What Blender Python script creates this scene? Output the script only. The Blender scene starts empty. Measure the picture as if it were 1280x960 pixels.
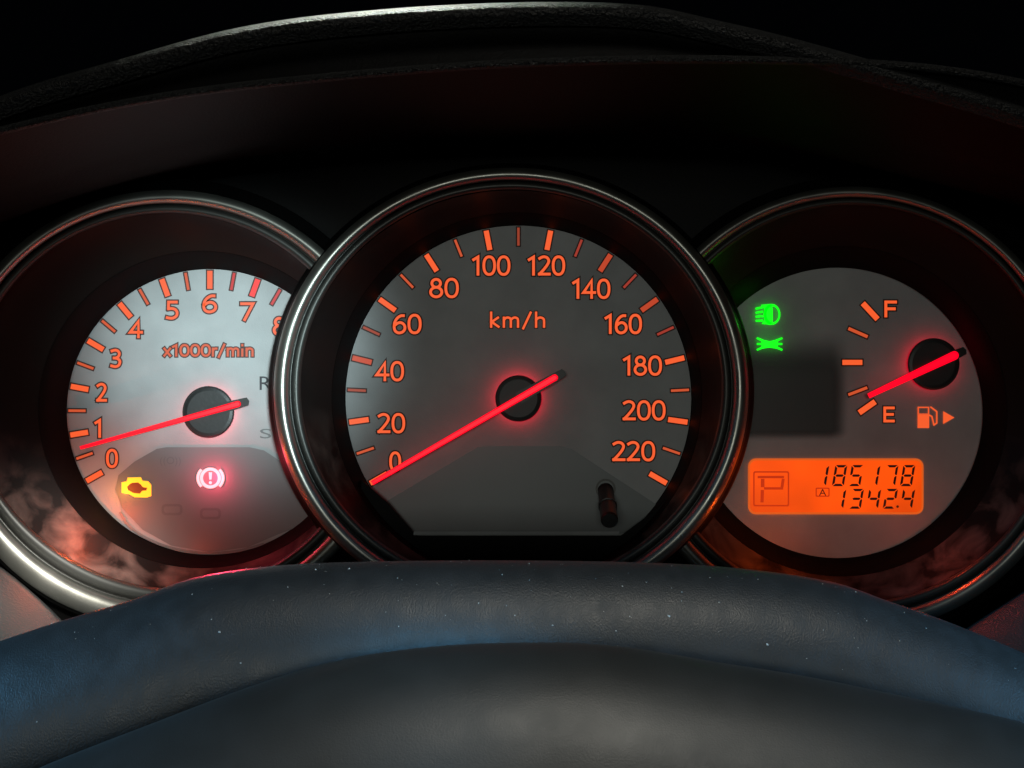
import bpy, bmesh, math, random
from mathutils import Vector, Matrix
random.seed(7)
sc = bpy.context.scene
col = sc.collection
F = 1400.0                                     # focal length in photo pixels (1280 wide)

# ------------------------------------------------------------------ camera
cam_d = bpy.data.cameras.new('camera')
cam_d.sensor_width = 36.0
cam_d.lens = 36.0 * F / 1280.0
cam_d.clip_start = 0.005
cam_d.clip_end = 50.0
cam = bpy.data.objects.new('camera', cam_d)
cam.location = (0, 0, 0)
cam.rotation_euler = (math.radians(90), 0, 0)
col.objects.link(cam)
sc.camera = cam

# ------------------------------------------------------------------ world, lamps, exposure
w = bpy.data.worlds.new('World'); sc.world = w; w.use_nodes = True
w.node_tree.nodes['Background'].inputs[0].default_value = (0.55, 0.7, 1.0, 1)
w.node_tree.nodes['Background'].inputs[1].default_value = 0.0006
sc.view_settings.view_transform = 'Standard'
sc.view_settings.look = 'None'
sc.view_settings.exposure = 0.0
sc.view_settings.gamma = 1.0

def lamp(name, kind, loc, target, energy, color, size=0.1, size_y=None, spot=None, blend=1.0, spread=None):
    l = bpy.data.lights.new(name, kind)
    l.energy = energy; l.color = color
    if kind == 'AREA':
        l.size = size
        if size_y:
            l.shape = 'RECTANGLE'; l.size_y = size_y
        if spread: l.spread = math.radians(spread)
    else:
        l.shadow_soft_size = size
    if kind == 'SPOT':
        l.spot_size = math.radians(spot); l.spot_blend = blend
    o = bpy.data.objects.new(name, l)
    o.location = loc
    o.rotation_euler = (Vector(target) - Vector(loc)).to_track_quat('-Z', 'Y').to_euler()
    col.objects.link(o)
    return o

def P(u, v, d):
    return Vector(((u - 640.0) / F * d, d, (480.0 - v) / F * d))

# light in the dark cabin: broad area light, windscreen spot, and spots added to brighten single parts
lamp('cabin_light', 'AREA', (-0.05, -0.42, 0.03), P(640, 480, .35), 0.62, (0.97, 1.0, 0.91), 0.16, 0.09)
lamp('tach_fill', 'SPOT', (0.04, -0.14, 0.015), P(282, 436, .35), 17, (0.76, 0.97, 1.0), 0.015, spot=11.6, blend=1.0)  # added spot that brightens the rev gauge face alone
lamp('windscreen_light', 'SPOT', (-0.08, 0.52, 0.46), P(455, 8, .222), 13.0, (0.95, 1.0, 0.88), 0.02, spot=10.5, blend=1.0)
lamp('bezel_fill', 'SPOT', (0.06, -0.16, 0.14), P(70, 726, .322), 48.0, (1.0, 0.98, 0.90), 0.02, spot=6.5, blend=1.0)  # added narrow spot, whitens the left bezel's lower-left arc
lamp('blue_fill_left', 'SPOT', (-0.28, 0.14, -0.005), P(100, 900, .2), 3.8, (0.16, 0.56, 1.0), 0.03, spot=30, blend=1.0)  # three blue spots added for the sheen on the wheel, no known source
lamp('blue_fill_middle', 'SPOT', (-0.02, 0.02, 0.045), P(560, 850, .21), 0.7, (0.16, 0.58, 1.0), 0.012, spot=15, blend=1.0)
lamp('blue_fill_right', 'SPOT', (0.28, 0.14, -0.005), P(1200, 890, .2), 3.5, (0.16, 0.56, 1.0), 0.03, spot=30, blend=1.0)
lamp('wheel_fill', 'SPOT', (0.06, 0.0, 0.34), P(720, 940, .185), 3.3, (1.0, 0.97, 0.86), 0.10, spot=46, blend=1.0)  # added warm spot that lifts the wheel's inner rim

# ------------------------------------------------------------------ materials
def mat(name, base, rough=0.5, metal=0.0, bump=0.0, bscale=800.0, emis=None, estr=0.0, spec=0.5, bdist=.0006, dust=None, var=0.0, vscale=60.0, rvar=0.0, stretch=None):
    m = bpy.data.materials.new(name); m.use_nodes = True
    nt = m.node_tree; b = nt.nodes['Principled BSDF']
    b.inputs['Base Color'].default_value = (*base, 1)
    b.inputs['Roughness'].default_value = rough
    b.inputs['Metallic'].default_value = metal
    b.inputs['Specular IOR Level'].default_value = spec
    if emis:
        b.inputs['Emission Color'].default_value = (*emis, 1)
        b.inputs['Emission Strength'].default_value = estr
    geo = None
    def vec():
        nonlocal geo
        if geo is None:
            g = nt.nodes.new('ShaderNodeNewGeometry')
            geo = g.outputs['Position']
            if stretch:
                mp = nt.nodes.new('ShaderNodeMapping'); mp.inputs['Scale'].default_value = stretch
                nt.links.new(geo, mp.inputs['Vector']); geo = mp.outputs['Vector']
        return geo
    if var or rvar:
        n = nt.nodes.new('ShaderNodeTexNoise'); n.inputs['Scale'].default_value = vscale; n.inputs['Detail'].default_value = 5
        nt.links.new(vec(), n.inputs['Vector'])
        if var:
            mx = nt.nodes.new('ShaderNodeMix'); mx.data_type = 'RGBA'
            mx.inputs['A'].default_value = (*[c * (1 - var) for c in base], 1)
            mx.inputs['B'].default_value = (*[min(1, c * (1 + var)) for c in base], 1)
            nt.links.new(n.outputs['Fac'], mx.inputs['Factor'])
            nt.links.new(mx.outputs['Result'], b.inputs['Base Color'])
        if rvar:
            mr = nt.nodes.new('ShaderNodeMapRange')
            mr.inputs['From Min'].default_value = .3; mr.inputs['From Max'].default_value = .7
            mr.inputs['To Min'].default_value = rough - rvar; mr.inputs['To Max'].default_value = rough + rvar
            nt.links.new(n.outputs['Fac'], mr.inputs['Value']); nt.links.new(mr.outputs['Result'], b.inputs['Roughness'])
    if dust:                                    # dust-coloured patches on upward faces, painted so orange glow looks cloudy
        n3 = nt.nodes.new('ShaderNodeTexNoise'); n3.inputs['Scale'].default_value = 95; n3.inputs['Detail'].default_value = 6; n3.inputs['Distortion'].default_value = .6
        nt.links.new(vec(), n3.inputs['Vector'])
        r1 = nt.nodes.new('ShaderNodeMapRange'); r1.inputs['From Min'].default_value = .42; r1.inputs['From Max'].default_value = .68
        nt.links.new(n3.outputs['Fac'], r1.inputs['Value'])
        gn = nt.nodes.new('ShaderNodeNewGeometry'); sp_ = nt.nodes.new('ShaderNodeSeparateXYZ'); nt.links.new(gn.outputs['Normal'], sp_.inputs[0])
        r2 = nt.nodes.new('ShaderNodeMapRange'); r2.inputs['From Min'].default_value = .05; r2.inputs['From Max'].default_value = .45
        nt.links.new(sp_.outputs['Z'], r2.inputs['Value'])
        mu = nt.nodes.new('ShaderNodeMath'); mu.operation = 'MULTIPLY'
        nt.links.new(r1.outputs['Result'], mu.inputs[0]); nt.links.new(r2.outputs['Result'], mu.inputs[1])
        mx = nt.nodes.new('ShaderNodeMix'); mx.data_type = 'RGBA'
        mx.inputs['A'].default_value = (*base, 1); mx.inputs['B'].default_value = (*dust, 1)
        nt.links.new(mu.outputs[0], mx.inputs['Factor']); nt.links.new(mx.outputs['Result'], b.inputs['Base Color'])
    if bump:
        n2 = nt.nodes.new('ShaderNodeTexNoise'); n2.inputs['Scale'].default_value = bscale; n2.inputs['Detail'].default_value = 3
        nt.links.new(vec(), n2.inputs['Vector'])
        bp = nt.nodes.new('ShaderNodeBump'); bp.inputs['Strength'].default_value = bump; bp.inputs['Distance'].default_value = bdist
        nt.links.new(n2.outputs['Fac'], bp.inputs['Height']); nt.links.new(bp.outputs['Normal'], b.inputs['Normal'])
    return m

M = {}
M['face'] = mat('silver_dial', (0.30, 0.31, 0.31), 0.55, 0.0, bump=.12, bscale=3500, var=.28, vscale=70)
M['smoked'] = mat('smoked_window', (0.135, 0.15, 0.15), 0.42, var=.12, vscale=90)
M['smoked_dark'] = mat('smoked_window_dark', (0.075, 0.08, 0.078), 0.4, var=.2, vscale=90)
def fade_patch(name, base):
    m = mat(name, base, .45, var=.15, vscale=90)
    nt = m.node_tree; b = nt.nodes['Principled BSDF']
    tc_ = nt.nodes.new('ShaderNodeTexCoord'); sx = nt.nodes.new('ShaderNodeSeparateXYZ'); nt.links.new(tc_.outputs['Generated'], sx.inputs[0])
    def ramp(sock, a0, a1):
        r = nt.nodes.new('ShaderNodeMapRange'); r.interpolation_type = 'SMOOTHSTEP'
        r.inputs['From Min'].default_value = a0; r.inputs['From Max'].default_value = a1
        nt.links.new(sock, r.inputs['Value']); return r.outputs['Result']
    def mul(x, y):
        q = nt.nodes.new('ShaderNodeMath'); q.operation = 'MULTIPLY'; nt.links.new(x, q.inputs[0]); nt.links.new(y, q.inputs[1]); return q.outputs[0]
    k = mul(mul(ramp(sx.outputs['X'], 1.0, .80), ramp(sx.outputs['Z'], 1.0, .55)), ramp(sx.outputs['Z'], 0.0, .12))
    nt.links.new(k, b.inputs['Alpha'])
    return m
M['fade'] = fade_patch('dark_fade_patch', (0.045, 0.046, 0.044))  # dark base colour with soft-edged opacity
M['lip'] = mat('matt_black', (0.004, 0.004, 0.004), 0.6, spec=.08)
M['cone'] = mat('dark_satin_shroud', (0.007, 0.0065, 0.006), 0.5, bump=.05, bscale=1800, rvar=.08, vscale=70, spec=.12, dust=(.09, .075, .065))  # pale patches painted in to break the warm glow into clouds
M['bezel'] = mat('satin_chrome', (0.34, 0.335, 0.30), 0.40, .9, bump=.03, bscale=2600, rvar=.07, vscale=120)
M['bezel_dark'] = mat('dark_chrome', (0.05, 0.05, 0.046), 0.45, 0.5)
M['panel'] = mat('black_plastic', (0.002, 0.002, 0.002), 0.55, bump=.1, bscale=1500, spec=.12)
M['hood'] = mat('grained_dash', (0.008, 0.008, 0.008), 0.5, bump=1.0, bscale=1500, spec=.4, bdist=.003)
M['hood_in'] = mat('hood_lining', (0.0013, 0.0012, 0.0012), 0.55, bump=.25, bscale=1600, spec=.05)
M['trim'] = mat('grey_trim', (0.05, 0.053, 0.05), 0.55, bump=.5, bscale=1500, var=.2)
M['leather'] = mat('wheel_leather', (0.019, 0.020, 0.020), 0.45, spec=.5, bump=.2, bscale=3600, rvar=.07, vscale=300, stretch=(1, .8, .7))
M['leather2'] = mat('wheel_inner', (0.021, 0.021, 0.019), 0.46, spec=.6, bump=.07, bscale=3200, rvar=.05, vscale=140)
M['orange'] = mat('backlit_orange', (0.05, .012, .006), .5, emis=(1.0, 0.118, 0.026), estr=0.93)
M['orange_thin'] = mat('backlit_orange_dim', (0.05, .012, .006), .5, emis=(1.0, 0.13, 0.036), estr=0.6)
M['orange_low'] = mat('backlit_orange_low', (0.05, .012, .006), .5, emis=(1.0, 0.10, 0.03), estr=0.5)
M['orange_faint'] = mat('backlit_orange_faint', (0.05, .012, .006), .5, emis=(1.0, 0.12, 0.04), estr=0.3)
M['redline_faint'] = mat('backlit_red_faint', (0.05, .01, .006), .5, emis=(1.0, 0.09, 0.05), estr=0.34)
M['redline'] = mat('backlit_red', (0.06, .006, .006), .5, emis=(1.0, 0.030, 0.025), estr=0.95)
M['redline_dim'] = mat('backlit_red_dim', (0.06, .006, .006), .5, emis=(1.0, 0.030, 0.035), estr=0.5)
M['outline'] = mat('print_outline', (0.045, 0.012, 0.008), .6)
M['needle'] = mat('needle_red', (0.10, 0.002, .004), .4, emis=(1.0, 0.0, 0.016), estr=1.25)
M['glow'] = mat('hub_light', (.3, .01, .02), .5, emis=(1, .0, .03), estr=4.2)
M['glow_low'] = mat('hub_light_low', (.3, .01, .02), .5, emis=(1, .0, .03), estr=2.6)
M['needle_black'] = mat('needle_base', (0.006, 0.006, 0.006), .45)
M['hub'] = mat('hub_black', (0.010, 0.010, 0.010), .5, bump=.05)
M['lcd'] = mat('lcd_backlight', (0.04, .01, .004), .4, emis=(1.0, 0.082, 0.001), estr=1.05)
nt_ = M['lcd'].node_tree
n_ = nt_.nodes.new('ShaderNodeTexNoise'); n_.inputs['Scale'].default_value = 45; n_.inputs['Detail'].default_value = 2
g_ = nt_.nodes.new('ShaderNodeNewGeometry'); nt_.links.new(g_.outputs['Position'], n_.inputs['Vector'])
r_ = nt_.nodes.new('ShaderNodeMapRange'); r_.inputs['From Min'].default_value = .3; r_.inputs['From Max'].default_value = .7; r_.inputs['To Min'].default_value = .74; r_.inputs['To Max'].default_value = 1.15
nt_.links.new(n_.outputs['Fac'], r_.inputs['Value']); nt_.links.new(r_.outputs['Result'], nt_.nodes['Principled BSDF'].inputs['Emission Strength'])
M['lcd_rim'] = mat('lcd_rim', (0.2, .06, .02), .4, emis=(1.0, 0.15, 0.012), estr=.62)
M['seg'] = mat('lcd_segment', (0.035, 0.004, 0.002), .5)
M['seg_dim'] = mat('lcd_segment_dim', (0.2, 0.02, 0.004), .5, emis=(1.0, .05, .0), estr=.48)
M['amber'] = mat('lamp_amber', (0.5, .3, .05), .4, emis=(1.0, 0.43, 0.008), estr=1.4)
M['core'] = mat('lamp_core', (.06, .012, .004), .6, emis=(1, .06, .0), estr=.18)
M['redlamp'] = mat('lamp_red', (0.5, .2, .2), .4, emis=(1.0, 0.42, 0.44), estr=1.5)
M['green'] = mat('lamp_green', (0.05, .5, .05), .4, emis=(0.0, 1.0, 0.004), estr=1.15)
M['print'] = mat('unlit_print', (0.02, 0.02, 0.025), .6)
M['print_grey'] = mat('unlit_symbol', (0.11, 0.12, 0.12), .5)
M['dust'] = mat('dust', (0.5, .5, .46), .9)

# ------------------------------------------------------------------ object helpers
ORG = {}
def empty(name, loc, label, cat, group=None):
    o = bpy.data.objects.new(name, None); col.objects.link(o)
    o.empty_display_size = .01
    o.location = loc; ORG[o.name] = Vector(loc)
    o['label'] = label; o['category'] = cat
    if group: o['group'] = group
    return o

def build(name, verts, faces, mats, parent=None, smooth=False, mi=None):
    me = bpy.data.meshes.new(name)
    c = Vector((0, 0, 0))
    for v in verts: c += Vector(v)
    c /= len(verts)
    me.from_pydata([tuple(Vector(v) - c) for v in verts], [], faces)
    if not isinstance(mats, (list, tuple)): mats = [mats]
    for m in mats: me.materials.append(m)
    if mi:
        for p, i in zip(me.polygons, mi): p.material_index = i
    me.update()
    bm = bmesh.new(); bm.from_mesh(me); bmesh.ops.recalc_face_normals(bm, faces=bm.faces); bm.to_mesh(me); bm.free()
    if smooth:
        for p in me.polygons: p.use_smooth = True
    o = bpy.data.objects.new(name, me); col.objects.link(o)
    ORG[o.name] = c
    if parent is not None:
        o.parent = parent; o.location = c - ORG[parent.name]
    else:
        o.location = c
    return o

class G:
    """collects prisms cut from photo-pixel outlines at a given distance"""
    def __init__(s): s.v = []; s.f = []; s.mi = []
    def prism(s, pts, d0, d1, mi=0):
        n = len(pts); b = len(s.v)
        s.v += [P(u, v, d0) for u, v in pts] + [P(u, v, d1) for u, v in pts]
        s.f.append(tuple(range(b, b + n))); s.mi.append(mi)
        s.f.append(tuple(range(b + 2 * n - 1, b + n - 1, -1))); s.mi.append(mi)
        for i in range(n):
            j = (i + 1) % n
            s.f.append((b + i, b + j, b + n + j, b + n + i)); s.mi.append(mi)
        return s
    def ringprism(s, outer, inner, d0, d1, mi=0):
        n = len(outer); b = len(s.v)
        for L, d in ((outer, d0), (inner, d0), (outer, d1), (inner, d1)): s.v += [P(u, v, d) for u, v in L]
        for i in range(n):
            j = (i + 1) % n
            for q in ((b+i, b+j, b+n+j, b+n+i), (b+2*n+i, b+2*n+j, b+3*n+j, b+3*n+i), (b+i, b+j, b+2*n+j, b+2*n+i), (b+n+i, b+n+j, b+3*n+j, b+3*n+i)):
                s.f.append(q); s.mi.append(mi)
        return s
    def done(s, name, mats, parent, smooth=False): return build(name, s.v, s.f, mats, parent, smooth, s.mi)

def circ(cu, cv, a, b=None, n=64, t0=0, t1=2 * math.pi, closed=True):
    b = b or a
    k = n if closed else n - 1
    return [(cu + a * math.cos(t0 + (t1 - t0) * i / k), cv - b * math.sin(t0 + (t1 - t0) * i / k)) for i in range(n)]

def loft(rows, closed_u=False):
    v = []; f = []
    n = len(rows[0])
    for r in rows: v += r
    for i in range(len(rows) - 1):
        for j in range(n if closed_u else n - 1):
            k = (j + 1) % n
            f.append((i * n + j, i * n + k, (i + 1) * n + k, (i + 1) * n + j))
    return v, f

def rrect(u0, v0, u1, v1, r, n=6, skew=0):
    out = []
    for cx, cy, a in ((u1 - r, v0 + r, 90), (u0 + r, v0 + r, 180), (u0 + r, v1 - r, 270), (u1 - r, v1 - r, 0)):
        seg = []
        for i in range(n + 1):
            t = math.radians(a - 90 + 90 * i / n) if a == 90 else math.radians(a - 90 + 90 * i / n)
            seg.append((cx + r * math.cos(t), cy - r * math.sin(t)))
        out += seg
    return out

def bar(u0, v0, u1, v1, w0, w1=None):
    w1 = w0 if w1 is None else w1
    dx, dy = u1 - u0, v1 - v0; L = math.hypot(dx, dy); nx, ny = -dy / L, dx / L
    return [(u0 + nx * w0 / 2, v0 + ny * w0 / 2), (u1 + nx * w1 / 2, v1 + ny * w1 / 2), (u1 - nx * w1 / 2, v1 - ny * w1 / 2), (u0 - nx * w0 / 2, v0 - ny * w0 / 2)]

def grow(u0, v0, u1, v1, g):
    dx, dy = u1 - u0, v1 - v0; L = math.hypot(dx, dy); dx /= L; dy /= L
    return u0 - dx * g, v0 - dy * g, u1 + dx * g, v1 + dy * g

def text_mesh(txt, off):
    c = bpy.data.curves.new('t', 'FONT'); c.body = txt; c.size = 1; c.offset = off; c.resolution_u = 4
    o = bpy.data.objects.new('t', c); col.objects.link(o)
    dg = bpy.context.evaluated_depsgraph_get()
    me = o.evaluated_get(dg).to_mesh()
    V = [(v.co.x, v.co.y) for v in me.vertices]; Fc = [tuple(p.vertices) for p in me.polygons]
    o.evaluated_get(dg).to_mesh_clear()
    bpy.data.objects.remove(o); bpy.data.curves.remove(c)
    return V, Fc

def text(name, txt, u, v, w, h, d, m, parent, outline=True, off=0.0, oo=.045, om=None, rot=0):
    V, Fc = text_mesh(txt, off)
    x0 = min(p[0] for p in V); x1 = max(p[0] for p in V); y0 = min(p[1] for p in V); y1 = max(p[1] for p in V)
    sx = w / (x1 - x0); sy = h / (y1 - y0); cx = (x0 + x1) / 2; cy = (y0 + y1) / 2
    vs = [P(u + (x - cx) * sx, v - (y - cy) * sy, d) for x, y in V]; fs = list(Fc); mi = [0] * len(Fc)
    if outline:
        V2, F2 = text_mesh(txt, off + oo); b = len(vs)
        vs += [P(u + (x - cx) * sx, v - (y - cy) * sy, d + .00012) for x, y in V2]
        fs += [tuple(i + b for i in f) for f in F2]; mi += [1] * len(F2)
    return build(name, vs, fs, [m, om or M['outline']], parent, False, mi)

# numerals drawn as strokes, like the rounded light sans on the dials: (advance, [(smooth, points)...])
def _ell(cx, cy, rx, ry, n=26, p=2.3):
    out = []
    for i in range(n):
        a = 2 * math.pi * i / n; c, q = math.cos(a), math.sin(a)
        out.append((cx + rx * math.copysign(abs(c) ** (2 / p), c), cy + ry * math.copysign(abs(q) ** (2 / p), q)))
    return out
GL = {
 '0': (.62, [(2, _ell(.31, .5, .27, .5))]),
 '1': (.40, [(0, [(.02, .83), (.25, .985), (.25, 0)])]),
 '2': (.60, [(1, [(.05, .90), (.16, .97), (.29, 1), (.43, .95), (.51, .83), (.51, .70), (.43, .52), (.25, .26), (.05, .02)]), (0, [(.03, .02), (.56, .02)])]),
 '3': (.58, [(1, [(.06, .95), (.25, 1), (.41, .95), (.49, .80), (.44, .62), (.30, .53), (.18, .52)]), (1, [(.22, .52), (.38, .49), (.50, .38), (.52, .24), (.44, .07), (.26, 0), (.04, .05)])]),
 '4': (.64, [(0, [(.61, .29), (.03, .29), (.44, .97), (.44, 0)])]),
 '5': (.58, [(0, [(.50, .98), (.11, .98), (.10, .57)]), (1, [(.10, .57), (.26, .59), (.43, .53), (.52, .36), (.49, .15), (.34, .02), (.20, 0), (.03, .04)])]),
 '6': (.61, [(1, [(.50, .97), (.36, .96), (.20, .83), (.08, .60), (.05, .34), (.09, .13), (.20, .02), (.32, 0), (.46, .06), (.55, .20), (.55, .38), (.47, .52), (.34, .58), (.20, .54), (.08, .42)])]),
 '7': (.58, [(0, [(.03, .98), (.54, .98), (.17, 0)])]),
 '8': (.61, [(2, _ell(.305, .765, .20, .225, p=2)), (2, _ell(.305, .27, .26, .27, p=2))]),
 'x': (.50, [(0, [(.04, .68), (.44, 0)]), (0, [(.44, .68), (.04, 0)])]),
 'r': (.34, [(0, [(.07, .68), (.07, 0)]), (1, [(.07, .42), (.12, .58), (.22, .67), (.32, .67)])]),
 '/': (.46, [(0, [(.02, -.12), (.40, 1.05)])]),
 'm': (.88, [(0, [(.07, .68), (.07, 0)]), (1, [(.07, .50), (.16, .64), (.28, .68), (.39, .61), (.42, .45), (.42, 0)]), (1, [(.42, .50), (.52, .64), (.64, .68), (.75, .61), (.78, .45), (.78, 0)])]),
 'n': (.56, [(0, [(.07, .68), (.07, 0)]), (1, [(.07, .50), (.17, .64), (.30, .68), (.43, .60), (.47, .44), (.47, 0)])]),
 'h': (.56, [(0, [(.07, 1.05), (.07, 0)]), (1, [(.07, .50), (.17, .64), (.30, .68), (.43, .60), (.47, .44), (.47, 0)])]),
 'i': (.20, [(0, [(.08, .60), (.08, 0)]), (0, [(.08, 1.02), (.08, .96)])]),
 'k': (.50, [(0, [(.07, 1.05), (.07, 0)]), (0, [(.42, .68), (.10, .36), (.45, 0)])]),
 'F': (.50, [(0, [(.48, .96), (.07, .96), (.07, 0)]), (0, [(.07, .50), (.43, .50)])]),
 'E': (.50, [(0, [(.47, .96), (.07, .96), (.07, .03), (.47, .03)]), (0, [(.07, .50), (.43, .50)])]),
}
def smooth_pts(p, k=5):
    out = []
    for i in range(len(p) - 1):
        p0 = p[max(i - 1, 0)]; p1 = p[i]; p2 = p[i + 1]; p3 = p[min(i + 2, len(p) - 1)]
        for j in range(k):
            t = j / k
            out.append(tuple(.5 * (2 * p1[c] + (p2[c] - p0[c]) * t + (2 * p0[c] - 5 * p1[c] + 4 * p2[c] - p3[c]) * t * t + (3 * p1[c] - p0[c] - 3 * p2[c] + p3[c]) * t ** 3) for c in (0, 1)))
    return out + [p[-1]]
def ribbon(pts, wd, closed, ext=0.0):
    n = len(pts); L = []; R = []
    if not closed and ext:
        def push(a, b):
            l = math.hypot(a[0] - b[0], a[1] - b[1]); return (a[0] + (a[0] - b[0]) / l * ext, a[1] + (a[1] - b[1]) / l * ext)
        pts = [push(pts[0], pts[1])] + pts[1:-1] + [push(pts[-1], pts[-2])]
    for i in range(n):
        a = pts[i - 1] if (closed or i > 0) else None; c = pts[(i + 1) % n] if (closed or i < n - 1) else None; q = pts[i]
        ds = []
        for s0, s1 in ((a, q), (q, c)):
            if s0 and s1:
                l = math.hypot(s1[0] - s0[0], s1[1] - s0[1]) or 1; ds.append(((s1[0] - s0[0]) / l, (s1[1] - s0[1]) / l))
        if len(ds) == 2:
            tx, ty = ds[0][0] + ds[1][0], ds[0][1] + ds[1][1]; l = math.hypot(tx, ty) or 1; tx /= l; ty /= l
            k = 1 / max(.45, tx * ds[0][0] + ty * ds[0][1])
        else:
            (tx, ty), k = ds[0], 1
        L.append((q[0] - ty * wd / 2 * k, q[1] + tx * wd / 2 * k)); R.append((q[0] + ty * wd / 2 * k, q[1] - tx * wd / 2 * k))
    return L, R
def strokes(name, txt, u, v, w_, h, d, m, parent, sw=3.4, ow=6.8, gap=.10):
    """w_, h are the overall size of the lettering in photo pixels, stroke widths too"""
    x = 0; items = []
    for ch in txt:
        adv, st = GL[ch]
        for sm, p in st: items.append((sm, [(q[0] + x, q[1]) for q in p]))
        x += adv + gap
    xs = [q[0] for _, p in items for q in p]; x0, x1 = min(xs), max(xs)
    kx = (w_ - sw) / max(x1 - x0, .05); ky = h - sw
    if len(txt) == 1 and txt == '1': kx = w_ * 3
    vs, fs, mi = [], [], []
    lay = 0
    for wd, mid, dd in ((sw, 0, 0.0), (ow, 1, .00013)):
        for sm, p in items:
            q = [(u + (a - (x0 + x1) / 2) * kx, v - (b_ - .5) * ky) for a, b_ in p]
            if sm == 1: q = smooth_pts(q)
            L, R = ribbon(q, wd, sm == 2, sw * .4 if mid == 0 else sw * .4 + (ow - sw) / 2)
            b0 = len(vs); n = len(L); dz = d + dd - .000006 * lay; lay = (lay + 1) % 12
            vs += [P(a, b_, dz) for a, b_ in L] + [P(a, b_, dz) for a, b_ in R]
            for i in range(n if sm == 2 else n - 1):
                j = (i + 1) % n
                fs.append((b0 + i, b0 + j, b0 + n + j, b0 + n + i)); mi.append(mid)
    return build(name, vs, fs, [m, M['outline']], parent, False, mi)

# ------------------------------------------------------------------ gauge layout (photo pixels, distance in metres)
DF = 0.349                                     # dial faces
CUT = (639.0, 489.0, 300.0, 273.0)             # outer wall of the middle gauge: side gauges end there
def inside_cut(u, v):
    return ((u - CUT[0]) / CUT[2]) ** 2 + ((v - CUT[1]) / CUT[3]) ** 2 < 1.0

def ring_span(cu, cv, a, b, side):
    """angles over which an ellipse lies outside the middle gauge; side = 0 (cut at right) or pi (cut at left)"""
    def pt(t): return cu + a * math.cos(t), cv - b * math.sin(t)
    if side is None or not inside_cut(*pt(side)): return (side or 0.0), (side or 0.0) + 2 * math.pi
    def find(sgn):
        t = 0.0
        while t < math.pi and inside_cut(*pt(side + sgn * t)): t += .002
        return t
    return side + find(1), side + 2 * math.pi - find(-1)

def ring_row(cu, cv, a, b, d, side, n=160):
    t0, t1 = ring_span(cu, cv, a, b, side)
    return [P(cu + a * math.cos(t0 + (t1 - t0) * i / (n - 1)), cv - b * math.sin(t0 + (t1 - t0) * i / (n - 1)), d) for i in range(n)]

def wprofile(e, side, n, wfun, sect, d0):
    """bezel cross-section swept round an ellipse; sect = list of (offset -1..1 outwards, depth offset)"""
    cu, cv, a, b = e
    t0, t1 = ring_span(cu, cv, a, b, side)
    rows = []
    for o, dd in sect:
        row = []
        for i in range(n):
            t = t0 + (t1 - t0) * i / (n - 1)
            wd = wfun(t)
            row.append(P(cu + (a + o * wd) * math.cos(t), cv - (b + o * wd) * math.sin(t), d0 + dd))
        rows.append(row)
    return rows

def half_round(n=10, depth=.004):
    return [(-math.cos(math.pi * i / n), -depth * math.sin(math.pi * i / n)) for i in range(n + 1)]

def gauge_shell(root, face, lip, inner, rim, d_lip, d_in, d_rim, side, wfun, dback, fl=2.6):
    v, f = loft([ring_row(*face, DF + .0005, side), ring_row(*face, DF - .002, side), ring_row(*lip, d_lip, side)])
    build('inner_ring', v, f, M['lip'], root, True)
    rows = []
    l2 = (lip[0], lip[1], lip[2] + .4, lip[3] + .4)
    for k in range(9):
        s = k / 8
        e = [l2[i] + (inner[i] - l2[i]) * s for i in range(4)]
        bow = math.sin(math.pi * s) * 5
        rows.append(ring_row(e[0], e[1], e[2] + bow, e[3] + bow, d_lip - .0001 + (d_in - d_lip) * s, side))
    v, f = loft(rows); build('shroud', v, f, M['cone'], root, True)
    # dark inner bead, satin ring, outer wall
    bz = wprofile(rim, side, 200, wfun, half_round(), d_rim)
    v, f = loft(bz); ring = build('bezel', v, f, M['bezel'], root, True)
    sect = [(-1.75 - .55 * math.cos(math.pi * i / 6), -.0016 * math.sin(math.pi * i / 6) + .001) for i in range(7)]
    v, f = loft(wprofile(rim, side, 200, wfun, [(-2.4, .004)] + sect + [(-1.1, .003), (-.95, .0005)], d_rim)); build('groove_ring', v, f, M['bezel_dark'], ring, True)
    v, f = loft(wprofile(rim, side, 200, wfun, [(.95, .0), (1.2, .002), (1.25, .010), (fl, .011), (fl + .1, .0125), (fl + .15, dback - d_rim)], d_rim)); build('flange', v, f, M['panel'], root, True)

def face_outline(cu, cv, r, side, n=150):
    t0, t1 = ring_span(cu, cv, r, r, side)
    if side is None: return circ(cu, cv, r, n=n)
    pts = [(cu + r * math.cos(t0 + (t1 - t0) * i / (n - 1)), cv - r * math.sin(t0 + (t1 - t0) * i / (n - 1))) for i in range(n)]
    # close along the outer wall of the middle gauge
    def ang(p): return math.atan2(-(p[1] - CUT[1]) / CUT[3], (p[0] - CUT[0]) / CUT[2])
    a0 = ang(pts[-1]); a1 = ang(pts[0])
    if side == 0:
        if a0 < 0: a0 += 2 * math.pi
        if a1 < 0: a1 += 2 * math.pi
    k = 24
    pts += [(CUT[0] + CUT[2] * math.cos(a0 + (a1 - a0) * i / k), CUT[1] - CUT[3] * math.sin(a0 + (a1 - a0) * i / k)) for i in range(1, k)]
    return pts

def tick(parent, u0, v0, u1, v1, wd, m):
    g = G()
    g.prism(bar(u0, v0, u1, v1, wd), DF - .00030, DF - .00012, 0)
    g.prism(bar(*grow(u0, v0, u1, v1, 1.6), wd + 3.4), DF - .00014, DF - .00002, 1)
    return g.done('tick_mark', [m, M['outline']], parent)

def ring_tick(parent, c, ang, r0, r1, wd, m):
    t = math.radians(ang)
    tick(parent, c[0] + r0 * math.cos(t), c[1] - r0 * math.sin(t), c[0] + r1 * math.cos(t), c[1] - r1 * math.sin(t), wd, m)

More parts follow.
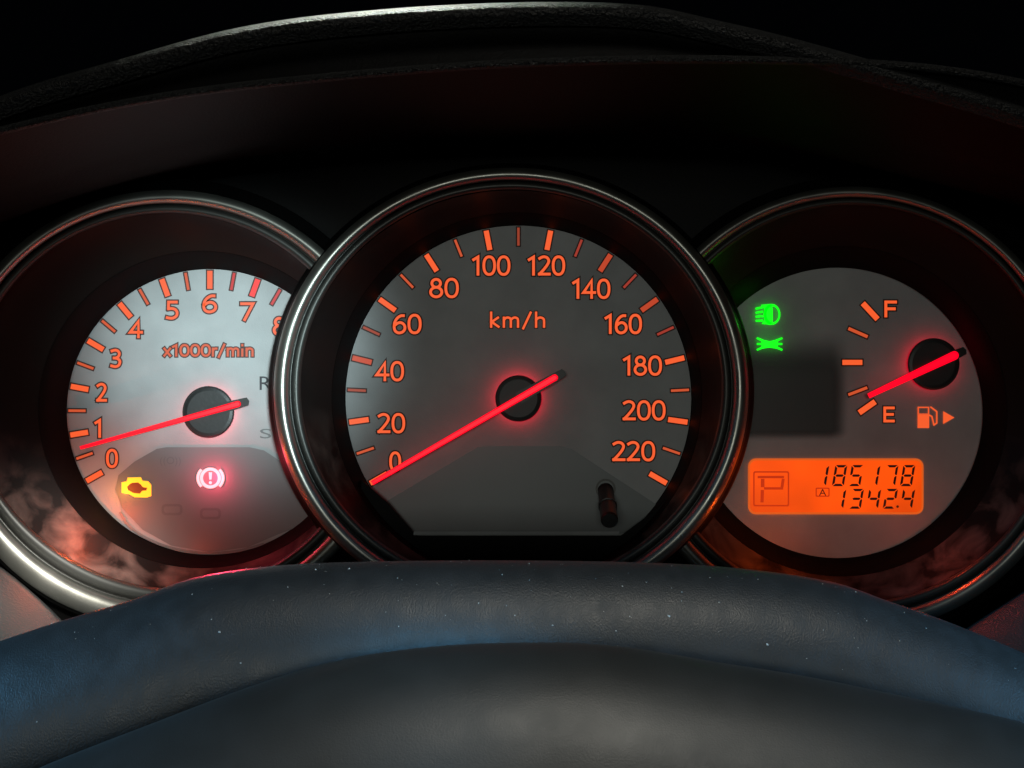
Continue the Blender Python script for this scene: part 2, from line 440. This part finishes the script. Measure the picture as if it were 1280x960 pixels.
def needle(root, hub, tip, tail, wt, wb, hr, glow):
    h = G()
    n = 48
    rows = [[P(u, v, DF - .0031) for u, v in circ(*hub, hr * .5, n=n)], [P(u, v, DF - .0031) for u, v in circ(*hub, hr, n=n)], [P(u, v, DF - .0042) for u, v in circ(*hub, hr * .985, n=n)],
            [P(u, v, DF - .0052) for u, v in circ(*hub, hr * .93, n=n)], [P(u, v, DF - .0054) for u, v in circ(*hub, hr * .82, n=n)]]
    v, f = loft(rows, True); f.append(tuple(range(4 * n, 5 * n)))
    hb = build('needle_hub', v, f, M['hub'], root, False)
    # pointer: tapered body, bevelled top, rounded tail
    dx, dy = tip[0] - tail[0], tip[1] - tail[1]; L = math.hypot(dx, dy); dx /= L; dy /= L; nx, ny = -dy, dx
    def outline(k):
        pts = []
        for i in range(9):                      # tail cap
            a = math.pi / 2 + math.pi * i / 8
            r = wb / 2 * k
            pts.append((tail[0] + dx * (wb / 2) + r * (math.cos(a) * dx + math.sin(a) * nx), tail[1] + dy * (wb / 2) + r * (math.cos(a) * dy + math.sin(a) * ny)))
        r = wt / 2 * k
        pts.append((tip[0] - nx * r, tip[1] - ny * r)); pts.append((tip[0] + nx * r, tip[1] + ny * r))
        return pts
    A = outline(1); B = outline(.6)
    m = len(A)
    dA, dB, dC = DF - .0058, DF - .0064, DF - .0070
    v, f = loft([[P(u, vv, dA) for u, vv in A], [P(u, vv, dB) for u, vv in A], [P(u, vv, dC) for u, vv in B]], True)
    f.append(tuple(range(2 * m, 3 * m))); f.append(tuple(range(m - 1, -1, -1)))
    nd = build('needle', v, f, M['needle'], root, False)
    # black counterweight under the tail
    g = G(); ex = 9
    tl = (tail[0] - dx * ex, tail[1] - dy * ex)
    mid = (hub[0], hub[1])
    g.prism([(tl[0] + nx * 5, tl[1] + ny * 5), (tl[0] - dx * 2, tl[1] - dy * 2), (tl[0] - nx * 5, tl[1] - ny * 5), (mid[0] - nx * 8, mid[1] - ny * 8), (mid[0] + nx * 8, mid[1] + ny * 8)], DF - .0057, DF - .0045)
    g.done('counterweight', M['needle_black'], nd)
    # the lit collar under the hub cap: its light leaks out sideways onto the dial
    v, f = loft([[P(u, vv, DF - .0002) for u, vv in circ(*hub, hr * .95, n=n)], [P(u, vv, DF - .0030) for u, vv in circ(*hub, hr * .92, n=n)]], True)
    build('lit_collar', v, f, glow, hb, True)
    return nd

def spill(name, u, v, d, e, c):  # bodiless point light, added in front of the dial for spilled glow
    l = bpy.data.lights.new(name, 'POINT'); l.energy = e; l.color = c; l.shadow_soft_size = 0
    lo = bpy.data.objects.new(name, l); lo.location = P(u, v, d); col.objects.link(lo)

# ------------------------------------------------------------------ dashboard: hood, back panel, lower trim
def spline(pts, x):
    """Catmull-Rom through (x, y) points"""
    if x <= pts[0][0]:
        s = (pts[1][1] - pts[0][1]) / (pts[1][0] - pts[0][0]); return pts[0][1] + s * (x - pts[0][0])
    if x >= pts[-1][0]:
        s = (pts[-1][1] - pts[-2][1]) / (pts[-1][0] - pts[-2][0]); return pts[-1][1] + s * (x - pts[-1][0])
    for i in range(len(pts) - 1):
        if pts[i][0] <= x <= pts[i + 1][0]:
            p0 = pts[max(i - 1, 0)]; p1 = pts[i]; p2 = pts[i + 1]; p3 = pts[min(i + 2, len(pts) - 1)]
            h = p2[0] - p1[0]; t = (x - p1[0]) / h
            m1 = (p2[1] - p0[1]) / (p2[0] - p0[0]) * h; m2 = (p3[1] - p1[1]) / (p3[0] - p1[0]) * h
            return (2*t**3 - 3*t*t + 1) * p1[1] + (t**3 - 2*t*t + t) * m1 + (-2*t**3 + 3*t*t) * p2[1] + (t**3 - t*t) * m2

dash = empty('dashboard', P(640, 960, .36), 'black grained dashboard hood and panel arching over the three round gauges', 'dashboard')
US = [-420 + 2120 * i / 150 for i in range(151)]
arc_top = [(-400, 330), (-200, 212), (0, 120), (150, 74), (300, 34), (450, 14), (640, 3), (800, 6), (900, 26), (1000, 50), (1120, 84), (1280, 132), (1450, 200), (1700, 330)]
arc_lip = [(-400, 300), (-200, 222), (0, 163), (200, 121), (400, 97), (640, 79), (900, 74), (1130, 82), (1280, 104), (1450, 150), (1700, 240)]
arc_in = [(-400, 470), (-200, 330), (0, 240), (200, 178), (400, 148), (640, 137), (900, 141), (1000, 152), (1150, 186), (1280, 222), (1450, 290), (1700, 420)]
def row(arc, d, dv=0, bend=0.0):
    out = []
    for u in US:
        dd = d - bend * ((u - 640) / 640.0) ** 2
        out.append(P(u, spline(arc, u) + dv, dd))
    return out
def mixrow(a, b, s, d, dv=0):
    return [P(u, spline(a, u) * (1 - s) + spline(b, u) * s + dv, d) for u in US]
# outer top skin: rolls over the crest and runs back to the windscreen
crest = [row(arc_top, .222, 30), row(arc_top, .219, 16), row(arc_top, .219, 7), row(arc_top, .222, 2), row(arc_top, .230, 0), row(arc_top, .26, 2), row(arc_top, .32, 8), row(arc_top, .44, 20), row(arc_top, .6, 40)]
v, f = loft(crest); build('hood', v, f, M['hood'], dash, True)
# face of the hood between crest and lip, then the rounded lip bead
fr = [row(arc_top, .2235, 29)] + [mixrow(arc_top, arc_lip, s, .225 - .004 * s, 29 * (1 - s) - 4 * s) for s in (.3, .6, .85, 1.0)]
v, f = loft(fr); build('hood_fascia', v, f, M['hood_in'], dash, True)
bead = []
for k in range(9):
    a = math.pi * (k / 8)
    bead.append(row(arc_lip, .221 - .0022 * math.sin(a), -5 + 5.5 * (1 - math.cos(a))))
v, f = loft(bead); build('hood_lip', v, f, M['hood'], dash, True)
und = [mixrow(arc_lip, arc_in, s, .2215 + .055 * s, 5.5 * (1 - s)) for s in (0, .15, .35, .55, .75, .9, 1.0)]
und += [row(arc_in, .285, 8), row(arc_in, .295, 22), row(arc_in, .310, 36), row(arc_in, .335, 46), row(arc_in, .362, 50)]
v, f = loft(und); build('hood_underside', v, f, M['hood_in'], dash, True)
bp_ = G().prism([(-420, 300), (-420, 1250), (1700, 1250), (1700, 300), (1280, 150), (640, 100), (0, 150)], .362, .366)
bp_.done('back_panel', M['panel'], dash)
low = [(-420, 420), (-250, 560), (-100, 655), (0, 712), (45, 748), (90, 792), (160, 860), (300, 930), (640, 985), (980, 930), (1130, 850), (1200, 795), (1280, 742), (1400, 660), (1700, 440)]
lt = [row(low, .352, -6), row(low, .316, -2), row(low, .311, 1), row(low, .3085, 6), row(low, .300, 40), row(low, .285, 120), row(low, .262, 260), row(low, .25, 420)]
v, f = loft(lt); build('lower_trim', v, f, M['trim'], dash, True)

# ------------------------------------------------------------------ speedometer
GR = 'round gauges in the instrument cluster'
sp = empty('speedometer', P(639, 765, DF), 'large middle round gauge with orange numbers from 0 to 220 and km/h', 'gauge', GR)
SC = (648.0, 498.0)
gauge_shell(sp, (SC[0], SC[1], 217, 217), (646, 497, 231, 231), (640, 488, 266, 250), (639, 487, 287, 269.5), .3405, .322, .3165, None,
            lambda t: 10.0 - 1.4 * math.sin(t) - .6 * abs(math.sin(t)), .360, 1.55)
dial = G().prism(circ(*SC, 216, n=160), DF, DF + .0012).done('dial', M['face'], sp)
for k in range(23):
    ang = 209.8 - k * (239.6 / 22)
    big = k % 2 == 0
    m = M['orange'] if big else M['orange_thin']
    if k in (3, 5, 11): m = M['orange_faint']
    elif k == 4 or k in (14, 16): m = M['orange_low']
    elif k in (13, 15, 17): m = M['redline_faint']
    ring_tick(dial, SC, ang, 189 if big else 191, 213.5, 6.4 if big else 3.0, m)
for t, u, vv, wd in (('0', 494, 577, 15), ('20', 489, 529, 35), ('40', 487, 464, 36), ('60', 509, 405, 36), ('80', 555, 360, 37), ('100', 614, 332, 48),
                     ('120', 683, 332, 47), ('140', 739, 361, 48), ('160', 779, 405, 47), ('180', 803, 457, 49), ('200', 805, 513, 54), ('220', 792, 564, 54)):
    strokes('numeral', t, u, vv, wd, 25.5, DF - .0003, M['orange'], dial)
strokes('unit_lettering', 'km/h', 647, 400, 69, 20, DF - .0003, M['orange'], dial, 2.9, 5.2, .14)
win = G().prism([(597, 559), (611, 557.5), (700, 557.5), (714, 561), (826, 634), (800, 662), (776, 667), (520, 667), (500, 650), (484, 626)], DF - .0004, DF + .0004).done('display_window', M['smoked'], sp)
G().prism(bar(517, 666.5, 774, 666.5, 4.5), DF - .0062, DF - .0042).done('window_ledge', M['face'], win)
mask = G().prism([(452, 600), (484, 628), (520, 669.5), (776, 669.5), (824, 634), (850, 606), (846, 640), (800, 700), (740, 735), (640, 745), (540, 735), (480, 690), (450, 640)], DF - .006, DF - .0003).done('lower_mask', M['lip'], sp)
needle(sp, SC, (465, 604), (697, 470), 6.0, 8.4, 29, M['glow'])
# trip reset stalk
def stalk():
    A = P(757, 613, DF - .0005); B = P(762, 651, DF - .026)
    ax = (B - A); L = ax.length; ax.normalize(); s1 = ax.cross(Vector((1, 0, 0))).normalized(); s2 = ax.cross(s1)
    rows = []
    for t, r in ((0, .00245), (.50, .00245), (.505, .0028), (.56, .0028), (.565, .0025), (.97, .0025), (1.0, .0022)):
        rows.append([A + ax * L * t + (s1 * math.cos(q) + s2 * math.sin(q)) * r for q in [2 * math.pi * i / 28 for i in range(28)]])
    v, f = loft(rows, True); f.append(tuple(range(6 * 28, 7 * 28)))
    st = build('reset_knob', v, f, M['needle_black'], sp, False)
    c = P(757, 611, DF - .0006)
    g = G().ringprism(circ(757, 611, 12.5, n=28), circ(757, 611, 10, n=28), DF - .0016, DF - .0003).done('knob_collar', M['bezel_dark'], st)
stalk()

# ------------------------------------------------------------------ tachometer
tc = empty('tachometer', P(210, 765, DF), 'round rev gauge marked x1000r/min with lit amber engine and red brake symbols', 'gauge', GR)
TC = (262.0, 515.0)
gauge_shell(tc, (TC[0], TC[1], 179, 179), (252, 512, 204, 198), (211, 508, 259, 248), (210, 508, 272, 262), .341, .327, .3235, 0.0,
            lambda t: 10.0 - 1.5 * math.sin(t) + 5.0 * max(0, math.cos(t - math.radians(235))) ** 3, .360)
dial = G().prism(face_outline(*TC, 178.5, 0.0), DF, DF + .0012).done('dial', M['face'], tc)
for k in range(16):
    ang = 209.3 - k * 9.95
    big = k % 2 == 0
    m = M['orange'] if big else M['orange_thin']
    if k >= 13: m = M['redline'] if big else M['redline_dim']
    ring_tick(dial, TC, ang, 154 if big else 155, 176.5, 6.6 if big else 3.2, m)
for t, u, vv, wd in (('0', 140, 573, 15), ('1', 122, 535.5, 7.5), ('2', 127, 490.5, 14), ('3', 144.5, 448, 14), ('4', 170, 411, 18), ('5', 215, 387.5, 16), ('6', 262, 379.5, 18), ('7', 309, 389.5, 18), ('8', 349, 408, 16)):
    strokes('numeral', t, u, vv, wd, 24, DF - .0003, M['orange'], dial)
strokes('unit_lettering', 'x1000r/min', 260.5, 438, 113, 16, DF - .0003, M['orange_thin'], dial, 2.7, 5.6, .10)
text('gear_letter', 'R', 332, 479, 15, 17, DF - .0002, M['print'], dial, outline=False)
text('gear_letter', 'S', 332, 542, 14, 12, DF - .0002, M['print_grey'], dial, outline=False)
# smoked lamp window in the lower half
wpts = [(196, 561), (208, 559), (312, 559), (330, 563), (350, 576)]
k = [(CUT[0] - CUT[2] * math.cos(a), CUT[1] + CUT[3] * math.sin(a)) for a in [math.radians(x) for x in (20, 28, 36)]]
wpts = wpts + k + [(345, 669), (310, 684), (262, 690), (214, 682), (178, 662), (152, 634), (144, 612), (148, 594), (168, 577)]
win = G().prism(wpts, DF - .0004, DF + .0004).done('lamp_area', M['smoked'], tc)
Lr, Rr = ribbon(smooth_pts([(150, 640), (160, 656), (178, 670), (205, 682), (235, 689), (262, 691.5), (295, 689), (330, 680)]), 3.2, False)
G().prism(Lr + Rr[::-1], DF - .0007, DF - .0003).done('window_ledge', M['smoked'], win)

def engine(root):
    o = [(152, 603), (158.5, 601.5), (159.5, 597), (176, 596.5), (178, 601), (185, 601.5), (189, 606), (189, 620), (183, 622), (168, 621.5), (161, 617.5), (152, 616)]
    o = [(u, v) for u, v in o]
    inn = [(158.8, 608.5), (162, 605.2), (165, 603.6), (172.5, 603.0), (176, 605.5), (178.5, 608.8), (184, 609.8), (183, 613), (177.5, 613.6), (175, 617), (167, 616.4), (160, 612.6)]
    g = G().ringprism(o, inn, DF - .0009, DF - .0003)
    e = g.done('engine_lamp', M['amber'], root)
    G().prism(inn, DF - .00055, DF - .00035).done('symbol_core', M['core'], e)
    e['label'] = 'lit amber check engine symbol'
engine(tc)
def brake(root):
    c = (263, 597.5)
    g = G().ringprism(circ(*c, 13.2, n=40), circ(*c, 9.2, n=40), DF - .0009, DF - .0003)
    for s in (0, math.pi):
        o = circ(c[0], c[1], 17.5, 16.5, n=14, t0=s - .78, t1=s + .78, closed=False); i = circ(c[0], c[1], 13.9, 13.4, n=14, t0=s - .78, t1=s + .78, closed=False)
        g.prism(o + i[::-1], DF - .0009, DF - .0003)
    g.prism([(260.8, 590.2), (265.2, 590.2), (264.4, 599.5), (261.6, 599.5)], DF - .0009, DF - .0003)
    g.prism(circ(263, 603.3, 2.1, n=12), DF - .0009, DF - .0003)
    e = g.done('brake_lamp', M['redlamp'], root)
    e['label'] = 'lit red brake warning symbol'
brake(tc)
# unlit symbols faintly printed in the window
text('unlit_symbol', '((O))', 213, 577, 26, 12, DF - .00045, M['print_grey'], win, outline=False)
text('unlit_symbol', 'ABS', 263, 643, 26, 10, DF - .00045, M['print_grey'], win, outline=False) if False else None
for (cu, cv) in ((215, 637), (263, 642)):
    G().ringprism(rrect(cu - 13, cv - 7, cu + 13, cv + 7, 5), rrect(cu - 10, cv - 4, cu + 10, cv + 4, 3), DF - .0005, DF - .00042).done('unlit_symbol', M['print_grey'], win)
spill('engine_lamp_light', 150, 616, DF - .004, .002, (1, .32, .03))
spill('brake_lamp_light', 263, 599, DF - .0050, .009, (1, .03, .09))
spill('tach_shroud_fill', 106, 660, DF - .0175, .020, (1, .09, .010))  # added floating light that tints the lower-left shroud orange
lamp('brake_reflection_spot', 'SPOT', P(263, 598, DF - .004), P(272, 738, .213), .5, (1, .03, .08), 0.0, spot=9, blend=1.0)  # narrow red spot added to strengthen the brake symbol's reflection on the rim
spill('tach_shroud_fill', 205, 712, DF - .020, .004, (1, .06, .02))  # added floating light, reddens the bottom of the shroud
needle(tc, (260.5, 515), (100, 560), (301, 504), 4.4, 8.0, 32.5, M['glow'])

# ------------------------------------------------------------------ fuel gauge
fg = empty('fuel_gauge', P(1066, 775, DF), 'round gauge with F and E fuel scale, orange odometer display and green symbols', 'gauge', GR)
FC = (1047.0, 516.0)
gauge_shell(fg, (FC[0], FC[1], 182, 182), (1052, 514, 207, 206), (1066, 510, 261, 256), (1066, 510, 273, 270), .341, .327, .3235, math.pi,
            lambda t: 9.0 - 2.2 * math.sin(t), .360)
dial = G().prism(face_outline(*FC, 181.5, math.pi), DF, DF + .0012).done('dial', M['face'], fg)
for a in ((1078.5, 379, 1097, 399, 7, 'orange'), (1060.5, 410.5, 1084.5, 421, 4, 'orange_thin'), (1053, 453, 1078, 453, 6.4, 'orange'), (1060.5, 493.5, 1084, 484.5, 3.6, 'orange_thin'), (1074, 516, 1094, 502, 7, 'orange')):
    tick(dial, *a[:5], M[a[5]])
strokes('fuel_letter', 'F', 1113.5, 386, 16, 22, DF - .0003, M['orange'], dial, 3.6, 7)
strokes('fuel_letter', 'E', 1111.5, 518, 14.5, 21, DF - .0003, M['orange'], dial, 3.4, 6.2)
# pump symbol and arrow
g = G()
g.ringprism([(1147, 508.5), (1161.5, 508.5), (1161.5, 518), (1147, 518)], [(1148.6, 510), (1160, 510), (1160, 517), (1148.6, 517)], DF - .0003, DF - .0001)
g.prism([(1147, 518.2), (1161.5, 518.2), (1161.5, 535), (1147, 535)], DF - .0003, DF - .0001)
for a, b in (((1163, 508.5), (1171, 514.5)), ((1171, 514), (1171, 529)), ((1171.5, 528.5), (1167, 531.5)), ((1167.6, 532), (1165, 521)), ((1165.5, 521), (1161, 518.5))):
    g.prism(bar(*a, *b, 1.8), DF - .0003, DF - .0001)
g.done('pump_symbol', M['orange'], dial)
G().prism([(1179, 514), (1193, 522), (1179, 530)], DF - .0003, DF - .0001).done('filler_arrow', M['orange'], dial)
# dark patch behind the green tell-tales, fading at right, top and bottom
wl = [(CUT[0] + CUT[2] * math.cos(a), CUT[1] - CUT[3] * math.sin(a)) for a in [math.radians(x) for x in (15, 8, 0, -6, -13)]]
win = G().prism(wl + [(1045, 552), (1058, 544), (1062, 534), (1062, 430), (1052, 418), (1034, 412), (980, 412)], DF - .00008, DF + .0004).done('lamp_area', M['fade'], fg)
def green():
    D0, D1 = DF - .0010, DF - .0004
    g = G()
    g.prism([(951, 381), (964, 380), (966, 386), (966, 402), (963, 406), (952, 405), (955, 400), (955, 386)], D0, D1)
    g.ringprism(circ(965, 393, 10.5, 13, n=28), circ(965.5, 393, 7.6, 10, n=28), D0, D1 - .0001)
    for k_ in range(4): g.prism(bar(944.5, 386 + 5.0 * k_, 953.5, 384 + 5.6 * k_, 2.6), D0, D1)
    e = g.done('headlamp_lamp', M['green'], fg); e['label'] = 'lit green headlamp symbol'
    g = G()
    g.prism([(950, 424), (962, 426.5), (974, 424), (971, 430), (974, 436.5), (962, 434.5), (950, 436.5), (953, 430)], D0, D1)
    for s in (-1, 1):
        for q in (-1, 0, 1):
            g.prism(bar(962 + s * 8, 430 + q * 4, 962 + s * 16, 430 + q * 7.5, 3.0, 2.4), D0 - .00002 * (q + 2), D1 - .00002 * (q + 2))
    e = g.done('side_lights_lamp', M['green'], fg); e['label'] = 'lit green side lights symbol'
green()
spill('headlamp_lamp_light', 960, 393, DF - .004, .00016, (.02, 1, .05))
spill('side_lights_lamp_light', 964, 430, DF - .004, .00016, (.02, 1, .05))
# odometer display
lcd = G().prism(rrect(936.5, 574.5, 1153, 641.5, 9), DF - .0006, DF + .0004).done('odometer_display', M['lcd'], fg)
G().ringprism(rrect(935.0, 573, 1154.5, 643, 10), rrect(937.5, 575.5, 1152, 640.5, 8), DF - .0009, DF - .0004).done('display_rim', M['lcd_rim'], lcd)
SEG = {'0': 'abcdef', '1': 'bc', '2': 'abged', '3': 'abgcd', '4': 'fgbc', '5': 'afgcd', '7': 'abc', '8': 'abcdefg'}
def digit(ch, u, vv, wd=15.0, h=26.5, t=3.0, sk=.17, name='digit', m='seg'):
    g = G(); x = wd / 2; y = h / 2; gp = .9
    def S(px, py): return (u + px + sk * (-py), vv + py)
    d0, d1 = DF - .00075, DF - .00062
    hz = lambda yy, s: [S(-x + gp + s, yy - t / 2), S(x - gp - s, yy - t / 2), S(x - gp - s - t * .6, yy + t / 2), S(-x + gp + s + t * .6, yy + t / 2)]
    shapes = {'a': [S(-x + gp, -y), S(x - gp, -y), S(x - gp - t, -y + t), S(-x + gp + t, -y + t)],
              'd': [S(-x + gp + t, y - t), S(x - gp - t, y - t), S(x - gp, y), S(-x + gp, y)],
              'g': [S(-x + t * .8, 0), S(-x + t * 1.3, -t / 2), S(x - t * 1.3, -t / 2), S(x - t * .8, 0), S(x - t * 1.3, t / 2), S(-x + t * 1.3, t / 2)],
              'b': [S(x, -y + gp), S(x, -gp), S(x - t * .5, -gp * .5), S(x - t, -gp - t * .5), S(x - t, -y + gp + t)],
              'c': [S(x, gp), S(x, y - gp), S(x - t, y - gp - t), S(x - t, gp + t * .5), S(x - t * .5, gp * .5)],
              'f': [S(-x, -y + gp), S(-x + t, -y + gp + t), S(-x + t, -gp - t * .5), S(-x + t * .5, -gp * .5), S(-x, -gp)],
              'e': [S(-x, gp), S(-x + t * .5, gp * .5), S(-x + t, gp + t * .5), S(-x + t, y - gp - t), S(-x, y - gp)]}
    for s in SEG[ch]: g.prism(shapes[s], d0, d1)
    g.done(name, M[m], lcd)
for ch, u in zip('185178', (1027, 1049.5, 1070, 1091, 1113.5, 1134.5)): digit(ch, u, 594.5)
for ch, u in zip('13424', (1048.5, 1070.5, 1092, 1113, 1134.5)): digit(ch, u, 623.5, h=25)
G().prism(circ(1122, 633.2, 1.7, n=10), DF - .00075, DF - .00062).done('decimal_point', M['seg'], lcd)
G().ringprism(rrect(1019.5, 609.5, 1037, 621, 1.5), rrect(1021, 611, 1035.5, 619.5, 1), DF - .00072, DF - .00062).done('trip_box', M['seg_dim'], lcd)
text('trip_letter', 'A', 1028.3, 615.4, 9, 8.2, DF - .00072, M['seg'], lcd, outline=False)
G().ringprism(rrect(941.5, 589, 986.5, 633, 2.5), rrect(943.3, 590.8, 984.7, 631.2, 1.5), DF - .00072, DF - .00062).done('gear_box', M['seg_dim'], lcd)
g = G()
for q in (bar(947, 596.3, 980, 596.3, 3), bar(953.3, 598.5, 953.3, 609, 4.5), bar(979, 598.5, 977.5, 609, 3.6), bar(955, 610.5, 979, 610.5, 3), bar(953, 612.5, 952.5, 628, 4)):
    g.prism(q, DF - .00072, DF - .00062)
g.done('gear_letter', M['seg_dim'], lcd)
spill('fuel_shroud_fill', 985, 690, DF - .018, .005, (1, .11, .008))  # added floating lights, here and next, tint the lower shroud
spill('fuel_shroud_fill', 1180, 680, DF - .021, .004, (1, .07, .02))
needle(fg, (1167, 455), (1085.5, 495), (1198, 442), 6.5, 11.0, 32.5, M['glow_low'])

# ------------------------------------------------------------------ steering wheel rim
sw = empty('steering_wheel', (0, .06, -.42), 'black grained steering wheel rim with blue sheen arching below the gauges', 'steering wheel')
def wheel_path(prof, d_top, rake, half_w, bottom):
    """top arch through photo points, then round the rest of the wheel, in metres"""
    zt = (480 - min(p[1] for p in prof)) / F * d_top
    pts = []
    for i in range(97):
        u = prof[0][0] + (prof[-1][0] - prof[0][0]) * i / 96
        k = (480 - spline(prof, u)) / F
        d = (d_top - rake * zt) / (1 - rake * k)          # d = d_top - rake*(zt - z), z = k*d
        pts.append(Vector(((u - 640) / F * d, d, k * d)))
    a, b = pts[0], pts[-1]
    def bez(p0, p1, p2, p3, n):
        return [p0 * (1 - t) ** 3 + p1 * 3 * t * (1 - t) ** 2 + p2 * 3 * t * t * (1 - t) + p3 * t ** 3 for t in [i / n for i in range(1, n)]]
    def q(x, z): return Vector((x, d_top - rake * (zt - z), z))
    tb = (pts[-1] - pts[-3]).normalized(); ta = (pts[0] - pts[2]).normalized()
    R = q(half_w, -.22); L = q(-half_w, -.22); B = q(0, bottom)
    dn = (q(0, -1) - q(0, 0)).normalized(); X = Vector((1, 0, 0))
    out = pts + bez(b, b + tb * .06, R - dn * .06, R, 20) + [R] + bez(R, R + dn * .09, B + X * .09, B, 24) + [B] + bez(B, B - X * .09, L + dn * .09, L, 24) + [L] + bez(L, L - dn * .06, a + ta * .06, a, 20)
    return out
def sweep(path, ra, rb, n=40, sq=1.0):
    """tube: ra across the wheel plane (radial), rb along the wheel axis"""
    m = len(path); ctr = sum(path, Vector()) / m; rows = []
    for i, p in enumerate(path):
        t = (path[(i + 1) % m] - path[i - 1]).normalized()
        nrm = Vector((0, -1, .45)).normalized()
        rad = nrm.cross(t).normalized()
        if rad.dot(p - ctr) < 0: rad = -rad
        rows.append([p + rad * (ra * math.cos(a) - ra) + nrm * rb * math.sin(a) for a in [2 * math.pi * j / n for j in range(n)]])
    v, f = [], []
    for r in rows: v += r
    for i in range(m):
        for j in range(n):
            i2 = (i + 1) % m; j2 = (j + 1) % n
            f.append((i * n + j, i * n + j2, i2 * n + j2, i2 * n + j))
    return v, f, rows
far = [(-300, 925), (-150, 862), (0, 806), (90, 776), (165, 754), (250, 724), (345, 710), (440, 705), (640, 703), (840, 707), (950, 716), (1040, 731), (1100, 752), (1180, 780), (1280, 822), (1430, 890), (1580, 965)]
near = [(-300, 1130), (-100, 1030), (60, 958), (200, 903), (320, 858), (420, 828), (530, 811), (640, 805), (760, 808), (900, 830), (1000, 846), (1100, 866), (1280, 906), (1430, 955), (1580, 1020)]
v, f, farrows = sweep(wheel_path(far, .215, .45, .195, -.40), .0165, .014)
rim = build('rim', v, f, M['leather'], sw, True)
v, f, nearrows = sweep(wheel_path(near, .187, .45, .18, -.38), .027, .018)
build('inner_rim', v, f, M['leather2'], sw, True)

# dust lying on the rim
dv, df = [], []
def speck(p, n, r):
    t = n.cross(Vector((.3, .2, .9))).normalized(); b = n.cross(t); k0 = len(dv)
    k = 5
    off = random.random() * 6
    for i in range(k):
        a = off + 2 * math.pi * i / k; rr = r * random.uniform(.5, 1.2)
        dv.append(p + n * .00005 + (t * math.cos(a) + b * math.sin(a)) * rr)
    dv.append(p + n * r * .8)
    for i in range(k): df.append((k0 + i, k0 + (i + 1) % k, k0 + k))
for k_ in range(220):
    i = random.randint(3, 93); j = int(random.triangular(0, 12, 2)) % 40
    p = farrows[i][j].lerp(farrows[i + 1][j], random.random()).lerp(farrows[i][j + 1], random.random() * .9)
    c = sum(farrows[i], Vector()) / 40
    speck(p, (p - c).normalized(), random.uniform(.00005, .00016) if random.random() < .9 else random.uniform(.00016, .0003))
du = build('dust', dv, df, M['dust'], None, False)
du['label'] = 'pale dust specks scattered over the steering wheel rim'; du['category'] = 'dust'; du['kind'] = 'stuff'
